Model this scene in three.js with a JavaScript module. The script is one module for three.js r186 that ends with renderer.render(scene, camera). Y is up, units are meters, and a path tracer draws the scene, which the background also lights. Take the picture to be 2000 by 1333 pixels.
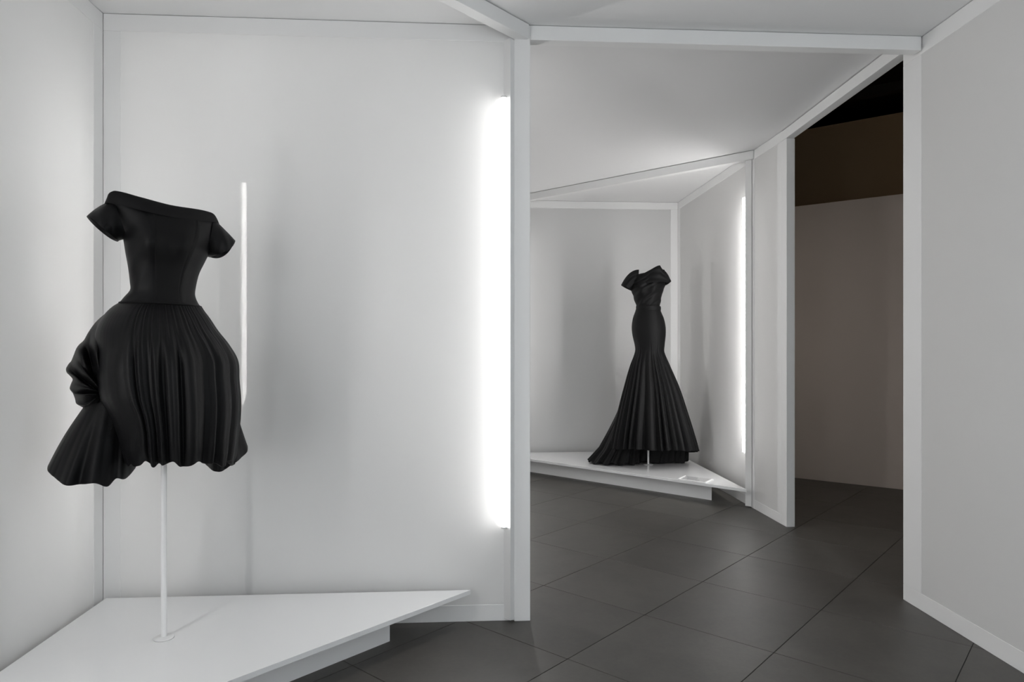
import * as THREE from 'three';
import { RectAreaLightUniformsLib } from 'three/addons/lights/RectAreaLightUniformsLib.js';
import { RoundedBoxGeometry } from 'three/addons/geometries/RoundedBoxGeometry.js';
import { mergeGeometries } from 'three/addons/utils/BufferGeometryUtils.js';

// ---------------------------------------------------------------- camera, light level
const W = 2000, H = 1333, FOC = 1343, CX = 1000, CY = 677.5, EYE = 1.25;
const YAW = Math.atan(86 / FOC);                       // the lens looks a little to the right of the walls' direction
const SY = Math.sin(YAW), CO = Math.cos(YAW);
const scene = new THREE.Scene();
scene.background = new THREE.Color(0x000000);
const camera = new THREE.PerspectiveCamera(2 * Math.atan(H / 2 / FOC) * 180 / Math.PI, W / H, 0.05, 60);
camera.position.set(0, EYE, 0);
camera.rotation.order = 'YXZ';
camera.rotation.set(0, -YAW, 0);
camera.setViewOffset(W, H, 0, H / 2 - CY, W, H);       // a shift lens: the uprights stay upright
scene.add(camera);
const renderer = new THREE.WebGLRenderer({ antialias: true });
renderer.toneMapping = THREE.LinearToneMapping;
renderer.toneMappingExposure = 1.1;
renderer.shadowMap.enabled = true;
RectAreaLightUniformsLib.init();
const GLOW = 20, BEAM = 56;                            // tube radiance: what the tube shows, what its face sends into the room
const TUBE_COLOR = new THREE.Color().setRGB(1.0, 0.985, 0.975), COOL = new THREE.Color().setRGB(0.94, 0.97, 1.0);

// ---------------------------------------------------------------- helpers
function rng(seed) { let a = seed >>> 0; return () => { a = (a + 0x6D2B79F5) | 0; let t = Math.imul(a ^ (a >>> 15), 1 | a); t = (t + Math.imul(t ^ (t >>> 7), 61 | t)) ^ t; return ((t ^ (t >>> 14)) >>> 0) / 4294967296; }; }
const taken = {};
function numbered(n) { taken[n] = (taken[n] ?? -1) + 1; return taken[n] ? `${n}_${String(taken[n]).padStart(3, '0')}` : n; }
function mesh(name, geo, mat, parent) { const m = new THREE.Mesh(geo, mat); m.name = name; m.castShadow = m.receiveShadow = true; if (parent) parent.add(m); return m; }
function thing(name, label, category, x = 0, y = 0, z = 0, turn = 0, group) {
  const g = new THREE.Group(); g.name = numbered(name); g.position.set(x, y, z); g.rotation.y = turn;
  g.userData = { label, category }; if (group) g.userData.group = group; scene.add(g); return g;
}
function struct(name, label, category, x = 0, y = 0, z = 0, turn = 0) { const g = thing(name, label, category, x, y, z, turn); g.userData.kind = 'structure'; return g; }
// pixel of the photograph -> point on the horizontal plane at height h
function onPlane(px, py, h) {
  const d = FOC * (EYE - h) / (py - CY), X = (px - CX) / FOC * d;
  return [d * SY + X * CO, -d * CO + X * SY];
}
const lerp = (a, b, t) => a + (b - a) * t, clamp = (x, a = 0, b = 1) => Math.min(b, Math.max(a, x));
const smooth = (a, b, x) => { const t = clamp((x - a) / (b - a)); return t * t * (3 - 2 * t); };
function table(rows, key) {                             // smooth lookup through rows [key, a, b, ...]
  const n = rows.length, dir = rows[n - 1][0] > rows[0][0] ? 1 : -1;
  let i = 0; while (i < n - 2 && (key - rows[i + 1][0]) * dir > 0) i++;
  const p0 = rows[Math.max(0, i - 1)], p1 = rows[i], p2 = rows[i + 1], p3 = rows[Math.min(n - 1, i + 2)], t = clamp((key - p1[0]) / (p2[0] - p1[0]));
  return p1.slice(1).map((_, k) => {
    const c = k + 1, m1 = i > 0 ? (p2[c] - p0[c]) / (p2[0] - p0[0]) : (p2[c] - p1[c]) / (p2[0] - p1[0]), m2 = i < n - 2 ? (p3[c] - p1[c]) / (p3[0] - p1[0]) : (p2[c] - p1[c]) / (p2[0] - p1[0]);
    const h = p2[0] - p1[0], t2 = t * t, t3 = t2 * t;
    return (2 * t3 - 3 * t2 + 1) * p1[c] + (t3 - 2 * t2 + t) * h * m1 + (-2 * t3 + 3 * t2) * p2[c] + (t3 - t2) * h * m2;
  });
}
function surface(nu, nv, fn, closed = true) {           // fn(u 0..1, v 0..1) -> [x, y, z]
  const pos = [], uv = [], idx = [], cols = closed ? nu : nu + 1;
  for (let j = 0; j <= nv; j++) for (let i = 0; i < cols; i++) { pos.push(...fn(i / nu, j / nv)); uv.push(i / nu, j / nv); }
  for (let j = 0; j < nv; j++) for (let i = 0; i < nu; i++) {
    const a = j * cols + i, b = j * cols + (i + 1) % cols, c = a + cols, d = b + cols;
    idx.push(a, c, b, b, c, d);
  }
  const g = new THREE.BufferGeometry();
  g.setAttribute('position', new THREE.Float32BufferAttribute(pos, 3)); g.setAttribute('uv', new THREE.Float32BufferAttribute(uv, 2)); g.setIndex(idx); g.computeVertexNormals();
  return g;
}
function box(w, h, d, x, y, z, r = 0.002) { const g = r ? new RoundedBoxGeometry(w, h, d, 1, Math.min(r, w / 3, h / 3, d / 3)) : new THREE.BoxGeometry(w, h, d); g.translate(x, y, z); return g; }
function noiseTexture(size, seed, octaves, lo, hi, rep) { // tileable grain
  const r = rng(seed), val = new Float32Array(size * size);
  let amp = 1, sum = 0;
  for (const n of octaves) {
    const lat = Array.from({ length: n * n }, () => r());
    for (let y = 0; y < size; y++) for (let x = 0; x < size; x++) {
      const fx = x / size * n, fy = y / size * n, ix = Math.floor(fx), iy = Math.floor(fy), tx = smooth(0, 1, fx - ix), ty = smooth(0, 1, fy - iy);
      const L = (a, b) => lat[((b % n) * n) + (a % n)];
      val[y * size + x] += amp * lerp(lerp(L(ix, iy), L(ix + 1, iy), tx), lerp(L(ix, iy + 1), L(ix + 1, iy + 1), tx), ty);
    }
    sum += amp; amp *= 0.75;
  }
  const data = new Uint8Array(size * size * 4);
  for (let i = 0; i < size * size; i++) { const v = lerp(lo, hi, clamp(val[i] / sum)) * 255; data[i * 4] = data[i * 4 + 1] = data[i * 4 + 2] = v; data[i * 4 + 3] = 255; }
  const t = new THREE.DataTexture(data, size, size); t.wrapS = t.wrapT = THREE.RepeatWrapping; t.magFilter = THREE.LinearFilter; t.minFilter = THREE.LinearFilter; t.repeat.set(rep, rep); t.needsUpdate = true;
  return t;
}

// ---------------------------------------------------------------- materials
const rgb = (r, g, b) => new THREE.Color().setRGB(r, g, b);
const M = {
  paint: new THREE.MeshStandardMaterial({ color: rgb(0.81, 0.81, 0.805), roughness: 0.55 }),
  scrim: new THREE.MeshPhysicalMaterial({ color: rgb(0.92, 0.92, 0.915), roughness: 0.87, transmission: 0.42, thickness: 0, side: THREE.DoubleSide, specularIntensity: 0.3 }),
  ceiling: new THREE.MeshStandardMaterial({ color: rgb(0.79, 0.79, 0.79), roughness: 0.85 }),
  laminate: new THREE.MeshPhysicalMaterial({ color: rgb(0.9, 0.905, 0.91), roughness: 0.14, clearcoat: 0.6, clearcoatRoughness: 0.02 }),
  plinth: new THREE.MeshStandardMaterial({ color: rgb(0.86, 0.86, 0.86), roughness: 0.5 }),
  grout: new THREE.MeshStandardMaterial({ color: rgb(0.03, 0.029, 0.027), roughness: 0.9 }),
  rod: new THREE.MeshPhysicalMaterial({ color: rgb(0.82, 0.82, 0.82), roughness: 0.3, clearcoat: 0.3 }),
  housing: new THREE.MeshStandardMaterial({ color: rgb(0.78, 0.78, 0.775), roughness: 0.5 }),
  passage: new THREE.MeshStandardMaterial({ color: rgb(0.60, 0.52, 0.465), roughness: 0.9 }),
  passageUpper: new THREE.MeshStandardMaterial({ color: rgb(0.34, 0.255, 0.17), roughness: 0.95 }),
  dark: new THREE.MeshStandardMaterial({ color: rgb(0.045, 0.038, 0.032), roughness: 0.95 }),
  black: new THREE.MeshStandardMaterial({ color: rgb(0.008, 0.008, 0.008), roughness: 0.8 }),
  acrylic: new THREE.MeshPhysicalMaterial({ color: rgb(0.95, 0.95, 0.95), roughness: 0.05, transmission: 1, thickness: 0, ior: 1.45, specularIntensity: 0.3 }),
  edge: new THREE.MeshStandardMaterial({ color: rgb(0.93, 0.93, 0.93), roughness: 0.35 }),
};
const grain = noiseTexture(256, 7, [4, 16, 64, 128], 0.0, 1.0, 1), weave = noiseTexture(256, 11, [32, 128, 256], 0, 1, 1);
const TILE_MATS = [0, 1, 2, 3].map(k => {
  const t = noiseTexture(256, 31 + k, [3, 9, 40, 128], 0.80, 1.0, 1); t.colorSpace = THREE.SRGBColorSpace;
  return new THREE.MeshStandardMaterial({ color: rgb(0.092 + 0.004 * (k - 1.5), 0.086 + 0.004 * (k - 1.5), 0.077 + 0.0036 * (k - 1.5)), roughness: 0.46, map: t, bumpMap: grain, bumpScale: 0.0004 });
});
function cloth(r, g, b, rough, sheen) { const bm = weave.clone(); bm.repeat.set(24, 24); bm.needsUpdate = true; return new THREE.MeshPhysicalMaterial({ color: rgb(r, g, b), roughness: rough, sheen, sheenRoughness: 0.5, sheenColor: rgb(0.05, 0.05, 0.055), side: THREE.DoubleSide, bumpMap: bm, bumpScale: 0.0002, specularIntensity: 0.32 }); }
const TAFFETA = cloth(0.0045, 0.0045, 0.005, 0.47, 0.06), FAILLE = cloth(0.0046, 0.0046, 0.0049, 0.58, 0.06), BAND = cloth(0.0032, 0.0032, 0.0035, 0.62, 0.04);

// ---------------------------------------------------------------- the plan (metres; x right, -z away)
const HN = 2.715, HF = 2.765, BEAM_H = 0.066, BEAM_W = 0.056;   // near and far ceiling, frame beams
const XL = -1.6, ZB = -3.13;                                     // niche: scrim side wall and back wall
const XR = 2.2, ZF = -7.1;                                       // far side wall and far back wall
const AP = { near: [0.165, ZB], left: [XL, -1.34], rear: [0.165, ZB - 0.06], rearLeft: [XL, -4.96], far: [XR, -5.19], farLeft: [0.29, ZF] };

// a wall of stretched scrim on a white frame; its face is the local +z side, from p0 (left, seen from the face) to p1
function scrimWall(name, label, p0, p1, top, { fw = 0.075, start = fw, bottom = 0, back = true } = {}) {
  const L = Math.hypot(p1[0] - p0[0], p1[1] - p0[1]), turn = -Math.atan2(p1[1] - p0[1], p1[0] - p0[0]);
  const g = struct(name, label, 'wall', p0[0], 0, p0[1], turn), T = 0.05, hh = top - bottom;
  mesh('frame_board', box(L, fw, T, L / 2, top - fw / 2, -T / 2), M.paint, g);
  mesh('frame_board', box(L, fw, T, L / 2, bottom + fw / 2, -T / 2), M.paint, g);
  mesh('frame_board', box(start, hh - 2 * fw, T, start / 2, bottom + hh / 2, -T / 2), M.paint, g);
  mesh('frame_board', box(fw, hh - 2 * fw, T, L - fw / 2, bottom + hh / 2, -T / 2), M.paint, g);
  const pane = (z) => { const p = new THREE.PlaneGeometry(L - fw - start, hh - 2 * fw, 1, 1); p.translate((L - fw + start) / 2, bottom + hh / 2, z); return p; };
  mesh('fabric_panel', pane(-0.0015), M.scrim, g);
  if (back) mesh('fabric_panel', pane(-T + 0.0015), M.scrim, g);
  return g;
}
scrimWall('wall_back', 'white fabric back wall behind the short black dress', [XL, ZB], [0.24, ZB], HN, {});
scrimWall('wall_left', 'white fabric side wall left of the short black dress', [XL, -1.3], [XL, ZB], HN);
const rw = scrimWall('wall_right', 'grey white fabric wall beside the dark doorway', [2.146, -3.268], [1.95, 2.2], HN, { fw: 0.08, start: 0.142 });
scrimWall('wall_far', 'grey white fabric wall behind the long black gown', [-1.9, ZF], [XR, ZF], HF);
scrimWall('wall_far_right', 'white fabric wall right of the long black gown with a light tube', [XR, ZF], [XR, -5.19], HF);
scrimWall('wall_side', 'narrow white fabric panel between the far light tube and the dark doorway', [XR, -5.235], [XR, -4.70], HF, { fw: 0.07 });
// walls of the neighbouring niche behind the back wall and of the gallery behind the camera
scrimWall('wall_rear_left', 'white fabric side wall of the niche behind the back wall', [XL, ZB - 0.05], [XL, -5.05], HN);
scrimWall('wall_entry', 'white fabric wall closing the gallery opposite the displays', [1.95, 2.2], [-3.4, 2.2], HN);
scrimWall('wall_entry_left', 'white fabric wall closing the gallery on the left', [-3.4, 2.2], [-3.4, -1.3], HN);
scrimWall('wall_entry_back', 'white fabric wall beside the left niche', [-3.4, -1.3], [XL - 0.06, -1.3], HN);
scrimWall('wall_next_bounce', 'unseen white fabric wall behind the left side wall, bouncing tube light', [-3.4, ZB], [XL - 0.06, ZB], HN);  // unseen wall, placed to bounce the tube light behind the left wall
scrimWall('wall_rear_end', 'white fabric wall closing the far end of the rear passage', [-1.9, -5.05], [-1.9, ZF], HF);

// floor: square grey tiles laid along the diagonal of the room
{
  const fl = struct('floor', 'dark grey square floor tiles with thin dark joints', 'floor');
  mesh('joint_bed', box(14, 0.1, 16, 1.5, -0.0535, -4, 0), M.grout, fl);
  const S = 0.6, o = onPlane(1372, 1137, 0), q = onPlane(1460, 1086.6, 0), A = Math.atan2(q[1] - o[1], q[0] - o[0]);
  const c = Math.cos(A), s = Math.sin(A), r = rng(5);
  const geos = [0, 1, 2, 3].map(k => {
    const g = new RoundedBoxGeometry(S - 0.0032, 0.02, S - 0.0032, 1, 0.0012); g.translate(0, -0.01, 0);
    const p = g.attributes.position, uv = g.attributes.uv;
    for (let i = 0; i < p.count; i++) uv.setXY(i, p.getX(i) / S + 0.5, p.getZ(i) / S + 0.5);
    return g;
  });
  let n = 0;
  const far = [];
  for (let i = -14; i < 16; i++) for (let j = -14; j < 16; j++) {
    const x = o[0] + c * S * (i + 0.5) - s * S * (j + 0.5), z = o[1] + s * S * (i + 0.5) + c * S * (j + 0.5);
    if (x < -3.9 || x > 5.4 || z > 2.7 || z < -8.0) continue;
    const seen = x > -1.9 && z < -1.4 && x < 4.6 && z > -7.6;
    const k = Math.floor(r() * 4), turn = -A + Math.floor(r() * 4) * Math.PI / 2, y = (r() - 0.5) * 0.0006;
    if (seen) { const t = mesh('tile', geos[k], TILE_MATS[k], fl); t.position.set(x, y, z); t.rotation.y = turn; n++; }
    else { const g = geos[0].clone(); g.rotateY(-A); g.translate(x, 0, z); far.push(g); }
  }
  const rest = mesh('tile_field', mergeGeometries(far), TILE_MATS[1], fl); rest.userData.kind = 'stuff';
}
// ceiling panels
{
  const c = struct('ceiling', 'flat white ceiling panels above the displays', 'ceiling');
  const panel = (pts, y, t = 0.05) => { const s = new THREE.Shape(pts.map(p => new THREE.Vector2(p[0], -p[1]))); const g = new THREE.ExtrudeGeometry(s, { depth: t, bevelEnabled: false }); g.rotateX(-Math.PI / 2); g.translate(0, y, 0); return mesh('ceiling_panel', g, M.ceiling, c); };
  const yn = HN + 0.002, yf = HF + 0.002;
  panel([[XL - 0.1, ZB - 0.06], [0.20, ZB - 0.06], [XL - 0.1, -1.30]], yn);                    // over the left niche
  panel([[0.204, ZB - 0.06], [2.3, ZB - 0.06], [2.3, 2.3], [-3.5, 2.3], [-3.5, -1.25], [XL - 0.1, -1.25], [XL - 0.1, -1.296]], yn);
  panel([[XL - 0.3, ZB - 0.06], [2.3, ZB - 0.06], [2.3, -5.12], [0.22, -7.2], [-2.0, -7.2], [-2.0, -5.0], [XL - 0.3, -5.0]], yf);   // over the far passage
  panel([[2.3, -5.124], [2.3, -7.2], [0.224, -7.2]], yf);                                        // over the far niche
  mesh('ceiling_edge', box(4.2, HF + 0.05 - HN + 0.05, 0.02, 0.25, (HN + HF) / 2 + 0.05, ZB - 0.075), M.ceiling, c);
}
// beams and posts of the frames
let trimNo = 0;
function beam(label, p0, p1, y, h, w, mat = M.paint) {   // a bar from p0 to p1 (plan), centred, its bottom at y
  const L = Math.hypot(p1[0] - p0[0], p1[1] - p0[1]);
  const m = mesh(`trim_${++trimNo}`, box(L, h, w, L / 2, h / 2, 0, 0.0025), mat, scene);
  m.position.set(p0[0], y, p0[1]); m.rotation.y = -Math.atan2(p1[1] - p0[1], p1[0] - p0[0]);
  m.userData = { label, category: 'trim', kind: 'structure' }; return m;
}
function post(label, x, z, w, d, h, turn = 0, y = 0) {
  const m = mesh(`trim_${++trimNo}`, box(w, h, d, 0, h / 2, 0, 0.0025), M.paint, scene);
  m.position.set(x, y, z); m.rotation.y = turn; m.userData = { label, category: 'trim', kind: 'structure' }; return m;
}
const off = (s) => s * BEAM_W / 2 / Math.SQRT2;
{
  // near niche: diagonal beam; its outer face meets the back wall's end post
  const cx = 0.2425, cz = -3.1155;                      // middle of the beam's section at the post
  beam('white diagonal ceiling beam along the open front of the left niche', [cx + 0.015, cz - 0.015], [cx - 1.86, cz + 1.86], HN - BEAM_H, BEAM_H, BEAM_W);
  post('white corner post at the free end of the back wall', 0.2465, ZB - 0.02, 0.073, 0.06, HN - 0.001);
  beam('white ceiling beam over the passage between the corner post and right wall', [0.283, ZB - 0.02], [2.135, ZB - 0.012], HN - BEAM_H, BEAM_H, 0.058);
  // far niche
  beam('white diagonal ceiling beam along the open front of the far niche', [XR + 0.012, -5.183], [0.31, ZF + 0.0], HF - BEAM_H - 0.002, BEAM_H, BEAM_W);
  post('white post between the far light tube and the narrow panel', XR + 0.018, -5.19, 0.04, 0.06, HF - 0.001);
  // doorway into the dark passage
  beam('white beam over the dark doorway', [XR + 0.03, -4.71], [2.155, -3.2], HF - BEAM_H - 0.004, BEAM_H, 0.06);
  post('white jamb at the far side of the dark doorway', XR + 0.03, -4.665, 0.06, 0.075, HF - BEAM_H - 0.005);
  post('white jamb at the near side of the dark doorway', 2.178, -3.235, 0.058, 0.07, HN - 0.001, 0.036);
}

// ---------------------------------------------------------------- tube lights at the niche ends, and unseen ones placed to light walls and room
function tubeLight(label, x, z, dirx, dirz, y0, y1, ceil, power = 1, tint = TUBE_COLOR) {
  // (dirx, dirz): the way the tube faces, along the open front of its niche, away from the end it is fixed to
  const turn = Math.atan2(dirx, dirz), t = thing('tube_light', label, 'light', x, 0, z, turn, 'tube lights of the niches');
  mesh('channel', box(0.048, ceil - BEAM_H - 0.012, 0.05, 0, (ceil - BEAM_H) / 2 + 0.004, -0.026, 0.002), M.housing, t);
  const L = y1 - y0, c = new THREE.CylinderGeometry(0.0135, 0.0135, L, 20, 1, false); c.translate(0, (y0 + y1) / 2, 0.0165);
  mesh('diffuser_tube', c, new THREE.MeshStandardMaterial({ color: rgb(0.9, 0.9, 0.9), roughness: 0.4, emissive: tint, emissiveIntensity: GLOW * power }), t);
  for (const y of [y0 - 0.004, y1 + 0.004]) { const e = new THREE.CylinderGeometry(0.0135, 0.0135, 0.008, 20); e.translate(0, y, 0.0165); mesh('end_cap', e, M.housing, t); }
  const r = new THREE.RectAreaLight(tint, BEAM * power, 0.026, L); r.position.set(0, (y0 + y1) / 2, 0.0315); r.rotation.y = Math.PI; r.castShadow = true; t.add(r);
  return t;
}
const D = Math.SQRT1_2;
tubeLight('bright vertical light tube at the end of the back wall beside the short dress', 0.174, ZB + 0.0115, -D, D, 0.435, 2.375, HN, 0.33);
tubeLight('light tube at the front end of the left side wall', XL + 0.03, -1.37, D, -D, 0.435, 2.375, HN, 0.55);
tubeLight('light tube of the rear niche next to the corner post', 0.165, ZB - 0.15, -D, -D, 0.435, 2.375, HN, 0.25);
tubeLight('light tube of the rear niche showing faintly through the back wall fabric', XL + 0.055, -4.85, D, D, 0.435, 2.375, HN, 2.0);
tubeLight('bright vertical light tube on the wall right of the long gown', XR - 0.03, -5.245, -D, -D, 0.425, 2.415, HF, 0.95);
tubeLight('light tube at the far end of the gown niche', 0.345, ZF + 0.055, D, D, 0.425, 2.415, HF, 0.34);
tubeLight('unseen light tube behind the narrow panel, brightening its fabric', XR + 0.2, -5.2, -D, D, 0.425, 2.415, HF, 0.11);  // unseen, placed so the narrow panel glows from behind
tubeLight('unseen light tube behind the left side wall, brightening its fabric', XL - 0.55, -3.045, D, D, 0.435, 2.375, HN, 0.92);  // unseen, placed to brighten the left wall fabric towards the corner
tubeLight('unseen light tube on the right wall, out of view, lighting the left niche', 1.955, -0.7, -D, -D, 0.435, 2.375, HN, 0.75, new THREE.Color().setRGB(0.87, 0.95, 1.0));  // out of view, placed to light the plinth and platform opposite
tubeLight('unseen light tube behind the right wall, lighting its fabric from behind', 2.95, -1.3, -D, D, 0.435, 2.375, HN, 1.2, new THREE.Color().setRGB(0.80, 0.92, 1.0));  // unseen, sends cool light through the right wall fabric
for (const [label, x, z, dx, dz] of [  // unseen tubes around the camera, placed to brighten the whole room
  ['unseen light tube on the entry wall near its right end, lighting the room', 0.6, 2.12, D, -D],
  ['unseen light tube in the middle of the entry wall, lighting the room', -0.9, 2.12, -D, -D], ['unseen light tube on the entry wall near its left end, lighting the room', -2.4, 2.12, D, -D],
  ['unseen light tube on the left entry wall, lighting the room', -3.33, 0.4, D, -D], ['unseen light tube on the wall beside the left niche, lighting the room', -2.6, -1.23, D, D],
]) tubeLight(label, x, z, dx, dz, 0.435, 2.375, HN, 0.72, COOL);

// ---------------------------------------------------------------- display platforms
function platform(label, corners, inset, h, t) {          // corners in plan, anticlockwise seen from above
  const g = thing('display_platform', label, 'platform', 0, 0, 0);
  const tri = (pts, h0, h1, bevel) => { const s = new THREE.Shape(pts.map(p => new THREE.Vector2(p[0], -p[1]))); const e = new THREE.ExtrudeGeometry(s, { depth: h1 - h0 - 2 * bevel, bevelEnabled: bevel > 0, bevelSize: bevel, bevelOffset: -bevel, bevelThickness: bevel, bevelSegments: 2 }); e.rotateX(-Math.PI / 2); e.translate(0, h0 + bevel, 0); return e; };
  const n = corners.length, lines = corners.map((p, i) => { const q = corners[(i + 1) % n], dx = q[0] - p[0], dz = q[1] - p[1], L = Math.hypot(dx, dz); let nx = -dz / L, nz = dx / L; const m = corners.reduce((a, c) => [a[0] + c[0] / n, a[1] + c[1] / n], [0, 0]); if ((m[0] - p[0]) * nx + (m[1] - p[1]) * nz < 0) { nx = -nx; nz = -nz; } return [nx, nz, nx * p[0] + nz * p[1] + inset]; });
  const inner = lines.map((a, i) => { const b = lines[(i + n - 1) % n], det = a[0] * b[1] - a[1] * b[0]; return [(a[2] * b[1] - a[1] * b[2]) / det, (a[0] * b[2] - a[2] * b[0]) / det]; });
  mesh('platform_top', tri(corners, h - t, h, 0.0012), M.laminate, g);
  mesh('plinth', tri(inner, 0, h - t - 0.0003, 0), M.plinth, g);
  return g;
}
const PH = 0.16;
platform('white triangular platform under the short black dress', [[-1.565, -3.085], [0.012, -3.085], [-1.565, -1.508]], 0.142, PH, 0.02);
platform('white triangular platform under the long black gown', [[2.122, -5.125], [2.122, -7.06], [0.44, -7.06], [0.44, -6.807]], 0.145, PH, 0.022);
platform('white triangular platform behind the back wall fabric', [[-1.565, -3.225], [-1.565, -4.8], [0.012, -3.225]], 0.142, PH, 0.02);

// caption sheet on the far platform
{
  const P = [[1325, 937], [1376.5, 944.6], [1392, 937.6], [1339, 930.8]].map(([x, y]) => onPlane(x, y, PH));
  const t = thing('caption_sheet', 'small clear caption sheet with light-catching edges painted white lying on the far platform', 'caption', P[0][0], PH, P[0][1]);
  const rel = P.map(p => [p[0] - P[0][0], p[1] - P[0][1]]);
  const s = new THREE.Shape(rel.map(p => new THREE.Vector2(p[0], -p[1]))), e = new THREE.ExtrudeGeometry(s, { depth: 0.004, bevelEnabled: false }); e.rotateX(-Math.PI / 2); e.translate(0, 0.0005, 0);
  mesh('sheet', e, M.acrylic, t);
  for (const [a, b, w] of [[0, 1, 0.016], [1, 2, 0.014], [0, 3, 0.008]]) {  // white strips stand in for the light these clear edges catch
    const dx = rel[b][0] - rel[a][0], dz = rel[b][1] - rel[a][1], L = Math.hypot(dx, dz), g = new THREE.BoxGeometry(L, 0.006, w);
    g.rotateY(-Math.atan2(dz, dx)); g.translate((rel[a][0] + rel[b][0]) / 2, 0.0035, (rel[a][1] + rel[b][1]) / 2); mesh('lit_sheet_edge', g, M.edge, t);
  }
}

// ---------------------------------------------------------------- stands
function stand(label, x, z, top, r, br) {
  const t = thing('dress_stand', label, 'stand', x, PH, z, 0, 'dress stands on the platforms');
  const p = new THREE.CylinderGeometry(r, r, top - 0.006, 24); p.translate(0, (top - 0.006) / 2 + 0.006, 0); mesh('pole', p, M.rod, t);
  const b = new THREE.LatheGeometry([[0.0001, 0], [br, 0], [br, 0.0025], [br - 0.0015, 0.004], [r * 1.6, 0.0055], [r, 0.008]].map(([a, c]) => new THREE.Vector2(a, c)), 40); mesh('base_plate', b, M.rod, t);
  return t;
}

// a garment's frame: x to the right and z towards the lens at its pole; px() turns an outline pixel into (x, y) of the upright plane through the pole
function garment(name, label, poleX, poleZ, poleTurnTo = [0, 0]) {
  const turn = Math.atan2(poleTurnTo[0] - poleX, poleTurnTo[1] - poleZ), g = thing(name, label, 'dress', poleX, 0, poleZ, turn);
  const n = [Math.sin(turn), Math.cos(turn)], t = [Math.cos(turn), -Math.sin(turn)];
  const px = (x, y, zz = 0) => {
    const a = (x - CX) / FOC, dir = [SY + a * CO, -CO + a * SY], ox = poleX + n[0] * zz, oz = poleZ + n[1] * zz;
    const d = (n[0] * ox + n[1] * oz) / (n[0] * dir[0] + n[1] * dir[1]);
    return [(dir[0] * d - poleX) * t[0] + (dir[1] * d - poleZ) * t[1], EYE + (CY - y) / FOC * d];
  };
  return { g, px };
}
const TAU = Math.PI * 2;
const ridge = (x) => { const s = 0.5 + 0.5 * Math.cos(x); return Math.pow(s, 0.7) * 2 - 1; };   // rounded crests, narrow valleys

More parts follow.
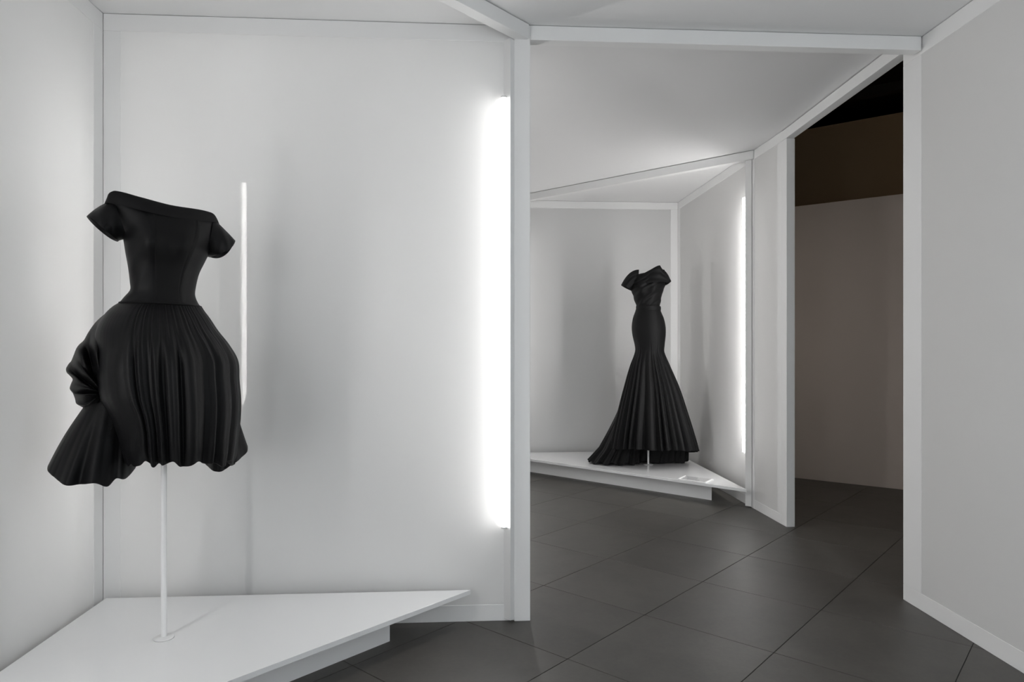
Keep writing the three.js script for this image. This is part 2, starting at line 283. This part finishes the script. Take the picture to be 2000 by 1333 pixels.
// ---------------------------------------------------------------- short black dress with a puffed, draped skirt
{
  const [PX, PZ] = onPlane(320, 1247, PH);
  stand('white stand under the short black dress', PX, PZ, 1.05, 0.0105, 0.036);
  const { g, px } = garment('cocktail_dress', 'short black off-shoulder dress with gathered puffed skirt and side bustle', PX, PZ);
  const SH = -0.28;                                       // the body is turned: its picture-left side is nearer
  // bodice, rows: v -> [y left, y right, x left, x right, depth]
  const rows = [[0, 594, 600, 233, 395, 0.105], [0.06, 582, 592, 243, 388, 0.1], [0.13, 568, 577, 254.5, 382, 0.096], [0.2, 554, 562, 254.2, 383, 0.097], [0.35, 526, 535, 251, 389.5, 0.104], [0.5, 498, 511, 246, 401, 0.115], [0.62, 476, 493, 242.5, 410, 0.122], [0.75, 452, 472, 238, 419, 0.122], [0.88, 425, 450, 226, 424, 0.112], [1, 404, 432, 212, 425, 0.1]];
  const torso = (th, v) => {
    const c = Math.cos(th), s = Math.sin(th), [yl, yr, xl, xr, b] = table(rows, v);
    const [x0, Y0] = px(xl, yl), [x1, Y1] = px(xr, yr), cx = (x0 + x1) / 2, w = (x1 - x0) / 2;
    let bust = 0; if (s > 0) for (const m of [-0.42, 0.38]) bust += 0.030 * Math.exp(-((c - m) ** 2) / 0.09 - ((v - 0.6) ** 2) / 0.022);
    let seam = 0; if (s > 0) for (const m of [-0.28 - 0.12 * (v - 0.4), 0.50 + 0.10 * (v - 0.4)]) seam -= 0.0022 * Math.exp(-((c - m) ** 2) / 0.0005);
    const pull = 0.0016 * Math.sin(26 * (v - 0.55 * c) + 2 * c) * smooth(-0.3, -0.7, c) * smooth(0.95, 0.7, v) * (s > 0 ? 1 : 0.3);
    const d = b * s * (s > 0 ? 1 : 0.9) + bust + seam + pull;
    return [cx + w * c, lerp(Y0, Y1, (c + 1) / 2), d + SH * w * c];
  };
  mesh('bodice', surface(140, 90, (u, v) => torso(u * TAU, v)), TAFFETA, g);
  // smooth centre panel between the two curved seams
  mesh('centre_panel', surface(60, 90, (u, v) => {
    const a = -0.2 - 0.06 * v - 0.05 * Math.sin(v * Math.PI), b = 0.47 + 0.15 * v + 0.06 * Math.sin(v * Math.PI), th = Math.acos(lerp(a, b, u)), q = torso(th, 0.012 + v * 0.94), lift = 0.0016 * smooth(0, 0.03, u) * smooth(1, 0.97, u) + 0.0012;
    return [q[0], q[1], q[2] + lift];
  }, false), BAND, g);
  // turned-over collar around the shoulders: outer face, rolled top, inner face
  const top = [[-1, 212, 391], [-0.93, 216, 387.5], [-0.86, 226, 385], [-0.38, 276, 398.5], [0.18, 336, 411.5], [0.86, 410, 416.5], [0.95, 421, 420], [1, 429, 431]];
  const low = [[-1, 206, 404], [-0.72, 238, 412], [-0.38, 276, 423], [0.18, 336, 434], [0.6, 379, 437], [1, 430, 433]];
  const col = surface(140, 22, (u, v) => {
    const th = u * TAU, c = Math.cos(th), s = Math.sin(th);
    const [lx, ly] = table(low, c), [tx, ty] = table(top, c);
    const k = v < 0.45 ? v / 0.45 : v < 0.6 ? 1 : 1 - (v - 0.6) / 0.4, out = v < 0.45 ? 1 : v < 0.6 ? 1 - (v - 0.45) / 0.15 : 0;
    const [ax, ay] = px(lx, ly), [bx, by] = px(tx, ty), x = lerp(ax, bx, k), y = lerp(ay, by, k) + (v > 0.45 && v < 0.6 ? 0.004 * Math.sin((v - 0.45) / 0.15 * Math.PI) : 0);
    const edge = Math.sqrt(Math.max(0, 1 - c * c)) * Math.sign(s || 1), b = lerp(0.118, 0.098, k) * (s > 0 ? 1 : 0.85) + 0.008 * out * Math.sin(Math.min(1, v / 0.45) * Math.PI * 0.8) - (1 - out) * 0.007;
    return [x - (1 - out) * 0.006 * c, y, b * edge + SH * (ax + 0 * c)];
  });
  mesh('collar', col, BAND, g);
  // cap sleeves: rings from the armhole (a: [top], [bottom]) to the opening
  const sleeve = (inT, inB, outT, outB, bulgeT, bulgeB, z0, z1, dep0, dep1, round) => {
    const sg = surface(56, 20, (u, v0) => {
      const th = u * TAU, c = Math.cos(th), s = Math.sin(th), v = Math.min(1, v0 / 0.85), tuck = v0 > 0.85 ? (v0 - 0.85) / 0.15 : 0;
      const bez = (a, m, b) => a.map((q, i) => (1 - v) ** 2 * q + 2 * v * (1 - v) * m[i] + v * v * b[i]);
      const T = bez(inT, bulgeT, outT), B = bez(inB, bulgeB, outB), [tx, ty] = px(...T), [bx, by] = px(...B);
      const k = (1 - s) / 2, dep = lerp(dep0, dep1, Math.sin(v * Math.PI / 2)) * (1 - 0.12 * tuck);
      const belly = 4 * k * (1 - k) * v, mx = lerp(tx, bx, k) + round[0] * belly, my = lerp(ty, by, k) + round[1] * belly, sx = (inT[0] + inB[0]) / 2, [ix, iy] = px(sx, (inT[1] + inB[1]) / 2);
      const f = 0.004 * Math.sin(5 * th + 9 * v) * v * (1 - tuck);
      return [lerp(mx, ix, tuck * 0.45), lerp(my, iy, tuck * 0.3), lerp(z0, z1, v) + (dep + f) * c];
    });
    mesh('sleeve', sg, TAFFETA, g);
  };
  const zl = SH * px(225, 430)[0], zr = SH * px(420, 460)[0];
  sleeve([224, 396], [250, 470], [172, 428.5], [232, 475], [198, 402], [236, 470], zl - 0.01, zl + 0.005, 0.075, 0.09, [-0.002, -0.004]);
  sleeve([418, 424], [404, 498], [461.5, 467], [414, 499], [438, 441], [412, 500], zr, zr - 0.005, 0.07, 0.08, [0.012, -0.016]);
  // gathered skirt, puffed out and turned under at the hem
  const sk = [[592, 234, 394, 0.11], [600, 221, 399, 0.13], [615, 206, 410, 0.165], [640, 192, 426, 0.21], [668, 186, 447, 0.245], [700, 185, 463.5, 0.265], [740, 188, 466, 0.275], [780, 199, 469, 0.275], [815, 220, 468, 0.27], [850, 231, 464, 0.262], [880, 233, 461, 0.25], [905, 238, 457, 0.23]];
  const ph = (th) => th + 0.055 * Math.sin(3 * th + 1.1) + 0.026 * Math.sin(7 * th + 0.4) + 0.012 * Math.sin(13 * th);
  const skirt = surface(1100, 150, (u, v) => {
    const th = u * TAU, c = Math.cos(th), s = Math.sin(th), vv = Math.min(1, v / 0.9), tuck = v > 0.9 ? (v - 0.9) / 0.1 : 0;
    const p = ph(th), scal = 4 * Math.sin(11 * p) + 4 * Math.sin(19 * p + 2) + 1.2 * Math.sin(37 * p + 1);
    const row = 592 + vv * 313, py = row + Math.max(0, (vv - 0.75) / 0.25) ** 2 * scal * 0.8 + 7 * (c + 1) / 2 * (1 - vv);
    const [xl, xr, b] = table(sk, row), mid = lerp(316, 330, vv), xp = c < 0 ? lerp(mid, xl, -c) : lerp(mid, xr, c), zf = b * Math.max(0, s);
    const x = px(xp, py)[0], xm = px(mid, py)[0], Y = px(xp, py, zf)[1];
    const fine = ridge(74 * p) * 0.6 + ridge(113 * p + 1) * 0.3, wide = ridge(25 * p + 2.1) * 0.8 + ridge(41 * p + 0.8) * 0.42 * (1 - 0.5 * vv);
    const m = smooth(0.06, 0.4, vv), calm = s > 0 ? lerp(0.04, 1, smooth(-0.62, -0.3, c)) * lerp(0.4, 1, smooth(0.97, 0.8, c)) : 0.8;
    const amp = calm * (lerp(0.004, 0.006, vv) * (1 - m) * fine + m * lerp(0.010, 0.0165, vv) * wide);
    const drape = (s > 0 ? 1 : 0) * smooth(-0.42, -0.66, c) * smooth(0.12, 0.35, vv) * smooth(1, 0.75, vv) * (0.014 * Math.sin(7.5 * (vv * 1.15 + c * 0.8) + 0.9) + 0.004 * ridge(15 * (vv + c * 0.55) + 1));
    const sq = 1 - tuck * tuck * 0.28, r = 1 + amp / 0.3 + drape / 0.3;
    return [xm + (x - xm) * r * sq, Y - 0.010 * Math.sin(tuck * Math.PI) + tuck * tuck * 0.05, (b * s * r + 0.01) * sq + SH * 0.6 * (x - xm) * (1 - 0.6 * vv)];
  });
  mesh('skirt', skirt, TAFFETA, g);
  // bustle: piled folds on the picture-left side
  const bu = [[604, 214, 262, 0.06], [616, 200, 262, 0.1], [628, 184, 258, 0.13], [648, 171, 250, 0.155], [666, 161, 245, 0.17], [678, 152, 242, 0.175], [689, 144, 240, 0.18], [704, 137, 238, 0.18], [712, 131, 238, 0.18], [721, 127.5, 238, 0.18], [731, 129, 236, 0.172], [738, 136, 236, 0.165], [743, 140, 236, 0.162], [749, 137, 236, 0.165], [759, 133.5, 234, 0.165], [770, 140, 234, 0.155], [780, 144, 232, 0.14], [790, 147, 226, 0.115], [800, 163, 214, 0.07]];
  const bustle = surface(220, 130, (u, v) => {
    const th = u * TAU, c = Math.cos(th), s = Math.sin(th), py = 604 + v * 196, [xl, xr, b] = table(bu, py), [x0, Y] = px(xl, py), [x1] = px(xr, py), cx = (x0 + x1) / 2, w = (x1 - x0) / 2;
    const xq = (xl + xr) / 2 + (xr - xl) / 2 * c, an = Math.atan2(770 - py, 206 - xq), far = Math.hypot(770 - py, 206 - xq) / 100, fold = ridge(12.5 * an + 1.6 * Math.sin(2.3 * far + 1)) * 0.75 + ridge(21 * an + 3 * far) * 0.3;
    const a = 0.026 * fold * smooth(0, 0.14, v) * (1 - 0.55 * Math.abs(c) ** 6) * smooth(1, 0.9, v);
    return [cx + w * c * (1 + a * 0.8 / 0.15 * 0.2), Y + a * 0.35, -0.045 + (b * 0.92) * s * 0.9 + a * s * 1.3];
  });
  mesh('bustle', bustle, TAFFETA, g);
  // flaring hems that fall from under the puff
  const flare = (topL, topR, lows, z0, d0, d1, n, seed, bulge) => {
    const fg = surface(260, 60, (u, v0) => {
      const th = u * TAU, c = Math.cos(th), s = Math.sin(th), v = Math.min(1, v0 / 0.93), tuck = v0 > 0.93 ? (v0 - 0.93) / 0.07 : 0;
      const [bx, by] = table(lows, c), tx = lerp(topL[0], topR[0], (c + 1) / 2), ty = lerp(topL[1], topR[1], (c + 1) / 2);
      const e = v + bulge * Math.sin(v * Math.PI) * 0.16, x = lerp(tx, bx, e), y = lerp(ty, by, v), [X, Y] = px(x, y);
      const f = ridge(n * th + 0.5 * Math.sin(3 * th + seed)) * 0.018 * v * v + ridge((n * 1.7) * th + seed) * 0.006 * v;
      const mid = px(lerp(topL[0] + topR[0], lows[0][1] + lows[lows.length - 1][1], v) / 2, y)[0];
      return [lerp(X, mid, tuck * 0.14), Y - 0.004 * Math.sin(tuck * Math.PI) + tuck * 0.02, z0 + (lerp(d0, d1, v) + f) * s * (1 - 0.15 * tuck)];
    });
    mesh('hem_flare', fg, TAFFETA, g);
  };
  flare([163, 795], [262, 762], [[-1, 92, 912], [-0.75, 112, 922], [-0.5, 134, 930], [-0.2, 163, 932], [0.1, 193, 926], [0.35, 217, 935], [0.55, 232, 923], [0.8, 250, 925], [1, 266, 914]], -0.02, 0.1, 0.2, 9, 1.0, 0.35);
  flare([412, 800], [462, 790], [[-1, 402, 913], [-0.5, 418, 920], [0, 438, 918], [0.4, 456, 904], [0.75, 474, 896], [0.92, 486, 887], [1, 489, 878]], -0.1, 0.06, 0.12, 6, 2.0, -0.3);
  // waist seam cord
  const cord = surface(160, 8, (u, v) => {
    const th = u * TAU, c = Math.cos(th), s = Math.sin(th), [x0, Y0] = px(234.5, 593), [x1, Y1] = px(393.5, 599.5), w = (x1 - x0) / 2, a = v * TAU, rr = 0.004;
    return [(x0 + x1) / 2 + (w + rr * Math.cos(a)) * c, lerp(Y0, Y1, (c + 1) / 2) + rr * Math.sin(a), (0.107 + rr * Math.cos(a)) * s + SH * w * c];
  });
  mesh('waist_seam', cord, BAND, g);
}

// ---------------------------------------------------------------- long black gown with a fluted mermaid skirt and a train
{
  const [PX, PZ] = onPlane(1266, 908, PH);
  const st = stand('white stand under the long black gown', PX, PZ, 0.9, 0.0095, 0.045);
  const { g, px } = garment('evening_gown', 'long black draped gown with mermaid skirt and short train', PX, PZ);
  const wrap = (v, c) => 0.0035 * Math.sin(34 * (v * 0.8 - 0.28 * c)) + 0.002 * Math.sin(61 * (v * 0.8 - 0.24 * c) + 1);
  const rows = [[0, 601, 603, 1243.5, 1289.5, 0.092], [0.08, 595, 597, 1242, 1289, 0.094], [0.16, 588, 590, 1239, 1290.5, 0.098], [0.3, 578, 580, 1236.5, 1292, 0.108], [0.45, 567, 568, 1232.5, 1295.5, 0.118], [0.6, 557, 556, 1232, 1300, 0.12], [0.8, 547, 540, 1236, 1302, 0.112], [1, 539, 527, 1240, 1298, 0.098]];
  mesh('bodice', surface(110, 70, (u, v) => {
    const th = u * TAU, c = Math.cos(th), s = Math.sin(th), [yl, yr, xl, xr, b] = table(rows, v), [x0, Y0] = px(xl, yl), [x1, Y1] = px(xr, yr), w = (x1 - x0) / 2;
    let bust = 0; if (s > 0) for (const m of [-0.4, 0.42]) bust += 0.026 * Math.exp(-((c - m) ** 2) / 0.1 - ((v - 0.5) ** 2) / 0.03);
    return [(x0 + x1) / 2 + w * c * (1 + wrap(v, c) * 2), lerp(Y0, Y1, (c + 1) / 2), (b + (s > 0 ? wrap(v, c) : 0)) * s + bust - 0.1 * w * c];
  }), FAILLE, g);
  // crossed shoulder drape: from the notch up over the picture-right shoulder
  const tp = [[-1, 1247, 545], [-0.8, 1250, 539.5], [-0.35, 1268.5, 529.5], [0.35, 1288.5, 520.5], [0.6, 1293, 526], [0.8, 1300, 531.5], [1, 1306, 539]];
  const lo = [[-1, 1237, 562], [-0.8, 1240, 560], [-0.35, 1262, 557], [0.35, 1286, 553], [0.6, 1296, 553], [0.8, 1304, 554], [1, 1311, 550]];
  mesh('shoulder_drape', surface(120, 30, (u, v) => {
    const th = u * TAU, c = Math.cos(th), s = Math.sin(th), k = v < 0.7 ? v / 0.7 : 1 - (v - 0.7) / 0.3 * 0.6, out = v < 0.7 ? 1 : 0;
    const [ax, ay] = px(...table(lo, c)), [bx, by] = px(...table(tp, c)), f = out * 0.004 * Math.sin(v * 24 + 3 * c);
    return [lerp(ax, bx, k) - (1 - out) * 0.008 * c, lerp(ay, by, k), (lerp(0.128, 0.085, k) + f + (out ? 0.014 : 0.002)) * Math.sqrt(Math.max(0, 1 - c * c)) * Math.sign(s || 1)];
  }), FAILLE, g);
  mesh('sleeve', surface(70, 30, (u, v) => {              // puffed sleeve on the picture-left side
    const th = u * TAU, c = Math.cos(th), s = Math.sin(th), w = Math.min(1, v / 0.86), t = v > 0.86 ? (v - 0.86) / 0.14 : 0;
    const T = [(1 - w) ** 2 * 1248 + 2 * w * (1 - w) * 1228 + w * w * 1213, (1 - w) ** 2 * 527.5 + 2 * w * (1 - w) * 527 + w * w * 558], B = [lerp(1246, 1233, w), lerp(560, 568.5, w)];
    const k = (1 - s) / 2, [ax, ay] = px(...T), [bx, by] = px(...B), f = 0.005 * Math.sin(11 * th + 1) * Math.sin(w * Math.PI);
    return [lerp(ax, bx, k) + t * 0.02, lerp(ay, by, k) + t * 0.012, 0.02 + (lerp(0.05, 0.085, Math.sin(w * Math.PI / 2)) + f) * c * (1 - 0.2 * t)];
  }), FAILLE, g);
  mesh('sleeve', surface(50, 20, (u, v) => {              // small cap sleeve on the picture-right side
    const th = u * TAU, c = Math.cos(th), s = Math.sin(th), T = [lerp(1298, 1311, v), lerp(530, 549, v ** 1.4)], B = [lerp(1299, 1301, v), lerp(558, 557, v)], k = (1 - s) / 2, [ax, ay] = px(...T), [bx, by] = px(...B);
    return [lerp(ax, bx, k), lerp(ay, by, k), -0.01 + lerp(0.06, 0.075, v) * c];
  }), FAILLE, g);
  mesh('sash', surface(100, 24, (u, v) => {               // tied band at the waist
    const th = u * TAU, c = Math.cos(th), s = Math.sin(th), a = v * TAU, [x0] = px(1243.3, 602), [x1] = px(1289.7, 603), [, y0] = px(1266, 607), [, y1] = px(1266, 597.5), w = (x1 - x0) / 2;
    return [(x0 + x1) / 2 + (w + 0.006 * Math.cos(a)) * c, (y0 + y1) / 2 + (y1 - y0) / 2 * Math.sin(a) - 0.006 * c, (0.1 + 0.006 * Math.cos(a) + 0.0015 * Math.sin(3 * a + 4 * th)) * s];
  }), FAILLE, g);
  const sk = [[604, 1242, 1290, 0.1], [609, 1240.5, 1291, 0.108], [622, 1236, 1296.5, 0.122], [638, 1233.8, 1300, 0.135], [654, 1235, 1300.3, 0.135], [677, 1240, 1298, 0.125], [688, 1240, 1297.5, 0.123], [714, 1231.5, 1307.5, 0.15], [760, 1219.5, 1326, 0.215], [811, 1208, 1341.5, 0.28], [849, 1200, 1352.5, 0.325], [879, 1195, 1360.5, 0.35]];
  mesh('skirt', surface(620, 150, (u, v0) => {
    const th = u * TAU, c = Math.cos(th), s = Math.sin(th), v = Math.min(1, v0 / 0.96), t = v0 > 0.96 ? (v0 - 0.96) / 0.04 : 0, py = 604 + v * 275, [xl, xr, b] = table(sk, py), [x0] = px(xl, py), [x1] = px(xr, py), w = (x1 - x0) / 2, Y = px((xl + xr) / 2, py, 0.93 * b * Math.max(0, s))[1];
    const p = th + 0.05 * Math.sin(5 * th + 0.7) + 0.03 * Math.sin(9 * th), on = smooth(682, 735, py + 20 * Math.abs(Math.sin(5 * p))), fl = (ridge(30 * p) + 0.2 * ridge(47 * p + 1)) * on * lerp(0.011, 0.019, smooth(700, 870, py));
    const r = 1 + fl / 0.3 * (s > -0.2 ? 1 : 0.7), drop = smooth(800, 879, py) * (s > 0 ? 0.0 : 0.09 * s);
    return [(x0 + x1) / 2 + w * c * r * (1 - 0.06 * t), Y + drop + smooth(0.9, 1, v) * 0.004 * Math.sin(7 * p) + t * 0.012, b * s * r * (1 - 0.06 * t)];
  }), FAILLE, g);
  // longer back layer that reaches the platform behind the pole
  const yb = PH + 0.004;
  mesh('back_layer', surface(260, 40, (u, v0) => {
    const th = u * TAU, c = Math.cos(th), s = Math.sin(th), v = Math.min(1, v0 / 0.94), t = v0 > 0.94 ? (v0 - 0.94) / 0.06 : 0, [xa] = px(1204, 840), [xb] = px(1347, 840), [xc] = px(1178, 900), [xd] = px(1343, 900);
    const x0 = lerp(xa, xc, v), x1 = lerp(xb, xd, v), w = (x1 - x0) / 2, f = 1 + 0.035 * ridge(13 * th + 0.6 * Math.sin(2 * th)) * v + 0.02 * Math.sin(31 * th);
    return [(x0 + x1) / 2 + w * c * f * (1 - 0.08 * t), lerp(0.42, yb + 0.008 * (1 + Math.sin(9 * th)), v) - t * 0.001, -0.175 + lerp(0.12, 0.15, v) * s * f * (1 - 0.1 * t)];
  }), FAILLE, g);
  // train spreading over the platform on the picture-left side
  const tr = [[-1, 1150, 893], [-0.8, 1154, 900], [-0.55, 1168, 903.5], [-0.25, 1184, 908], [0.05, 1200, 910], [0.4, 1222, 909.5], [0.75, 1240, 907], [1, 1248, 903]];
  mesh('train', surface(280, 60, (u, v0) => {
    const th = u * TAU, c = Math.cos(th), s = Math.sin(th), v = Math.min(1, v0 / 0.94), t = v0 > 0.94 ? (v0 - 0.94) / 0.06 : 0;
    const xT = lerp(1207, 1250, (c + 1) / 2), [bx] = table(tr, c), e = v < 0.72 ? v / 0.72 * 0.62 : 0.62 + (v - 0.72) / 0.28 * 0.38, [X] = px(lerp(xT, bx, e), lerp(800, 900, v));
    const [gx, gz] = [px(lerp(xT, bx, e), 890)[0], 0], y = lerp(px(1207, 800)[1], yb, Math.pow(v, 0.92)), f = ridge(17 * th + 0.7 * Math.sin(4 * th)) * 0.012 * v + ridge(29 * th + 1) * 0.006 * v;
    return [gx + f * c, y + 0.012 * (1 + Math.sin(13 * th)) * v * v * (s > 0 ? 1 : 1), -0.05 + (lerp(0.12, 0.2, v) + f) * s * (1 - 0.1 * t) + 0.0 * gz];
  }), FAILLE, g);
  // unseen gown behind the back wall, placed so its skirt hides the lower tube
  const twin = g.clone(); twin.name = numbered('evening_gown'); twin.position.set(-0.995, 0, -3.75); twin.rotation.y = Math.PI / 2; twin.userData = { label: 'long black gown hidden behind the fabric of the back wall', category: 'dress' }; scene.add(twin);
  const st2 = st.clone(); st2.name = numbered('dress_stand'); st2.position.set(-0.995, PH, -3.75); st2.userData = { label: 'white stand behind the fabric of the back wall', category: 'stand', group: 'dress stands on the platforms' }; scene.add(st2);
}

// ---------------------------------------------------------------- the dark passage beyond the doorway
{
  const a = onPlane(1555, 934, 0), b = onPlane(1764, 957, 0), dx = b[0] - a[0], dz = b[1] - a[1], L = Math.hypot(dx, dz), ux = dx / L, uz = dz / L;
  const wall = (name, label, mat, back, h, y0 = 0, e0 = 1.3, e1 = 3) => {
    const g = mesh(name, box(e0 + e1 + L, h, 0.1, (e1 + L - e0) / 2, y0 + h / 2, -0.05, 0), mat, scene);
    g.position.set(a[0] + uz * back, 0, a[1] - ux * back); g.rotation.y = -Math.atan2(dz, dx); g.userData = { label, category: 'wall', kind: 'structure' }; return g;
  };
  wall('wall_passage', 'taupe partition wall standing in the dark passage', M.passage, 0, 2.585);
  wall('wall_hall', 'tall dark brown wall rising behind the taupe partition', M.passageUpper, 1.6, 3.78, 0, 3, 4);
  const hall = struct('ceiling_hall', 'black open ceiling above the dark passage', 'ceiling');
  mesh('ceiling_deck', box(9, 0.1, 10, 6.2, 4.9, -5, 0), M.dark, hall);
  const tr = mesh('trim_20', box(7, 0.09, 0.09, 0, 0, 0, 0), M.black, scene); tr.position.set(a[0] + 1.2, 3.84, a[1] - 0.2); tr.rotation.y = -Math.atan2(dz, dx); tr.userData = { label: 'black ceiling pipe above the brown wall of the dark passage', category: 'pipe', kind: 'structure' };
  const w2 = mesh('wall_hall_side', box(0.1, 5, 12, 8.5, 2.4, -4, 0), M.dark, scene); w2.userData = { label: 'dark side wall of the hall beyond the doorway', category: 'wall', kind: 'structure' };
}

{  // lamp out of view, placed to light the brown hall wall
  const t = thing('unseen_hall_lamp', 'unseen warm round lamp in the hall, out of view, lighting the brown wall', 'lamp', 6.2, 3.6, -3.2);
  const b = new THREE.SphereGeometry(0.06, 20, 14); b.translate(0, -0.06, 0);
  mesh('bulb', b, new THREE.MeshStandardMaterial({ color: rgb(0.9, 0.8, 0.6), emissive: rgb(1, 0.74, 0.45), emissiveIntensity: 6 }), t);
  const c = new THREE.CylinderGeometry(0.006, 0.006, 1.24, 8); c.translate(0, 0.62, 0); mesh('cord', c, M.black, t);
  const k = new THREE.CylinderGeometry(0.03, 0.04, 0.06, 20); k.translate(0, 0.01, 0); mesh('socket', k, M.black, t);
  const p = new THREE.PointLight(rgb(1, 0.78, 0.52), 3.6); p.position.set(0, -0.06, 0); p.castShadow = true; p.shadow.radius = 3; t.add(p);
}
scene.traverse(o => { if (o.isMesh) { o.castShadow = true; o.receiveShadow = true; } });
renderer.render(scene, camera);
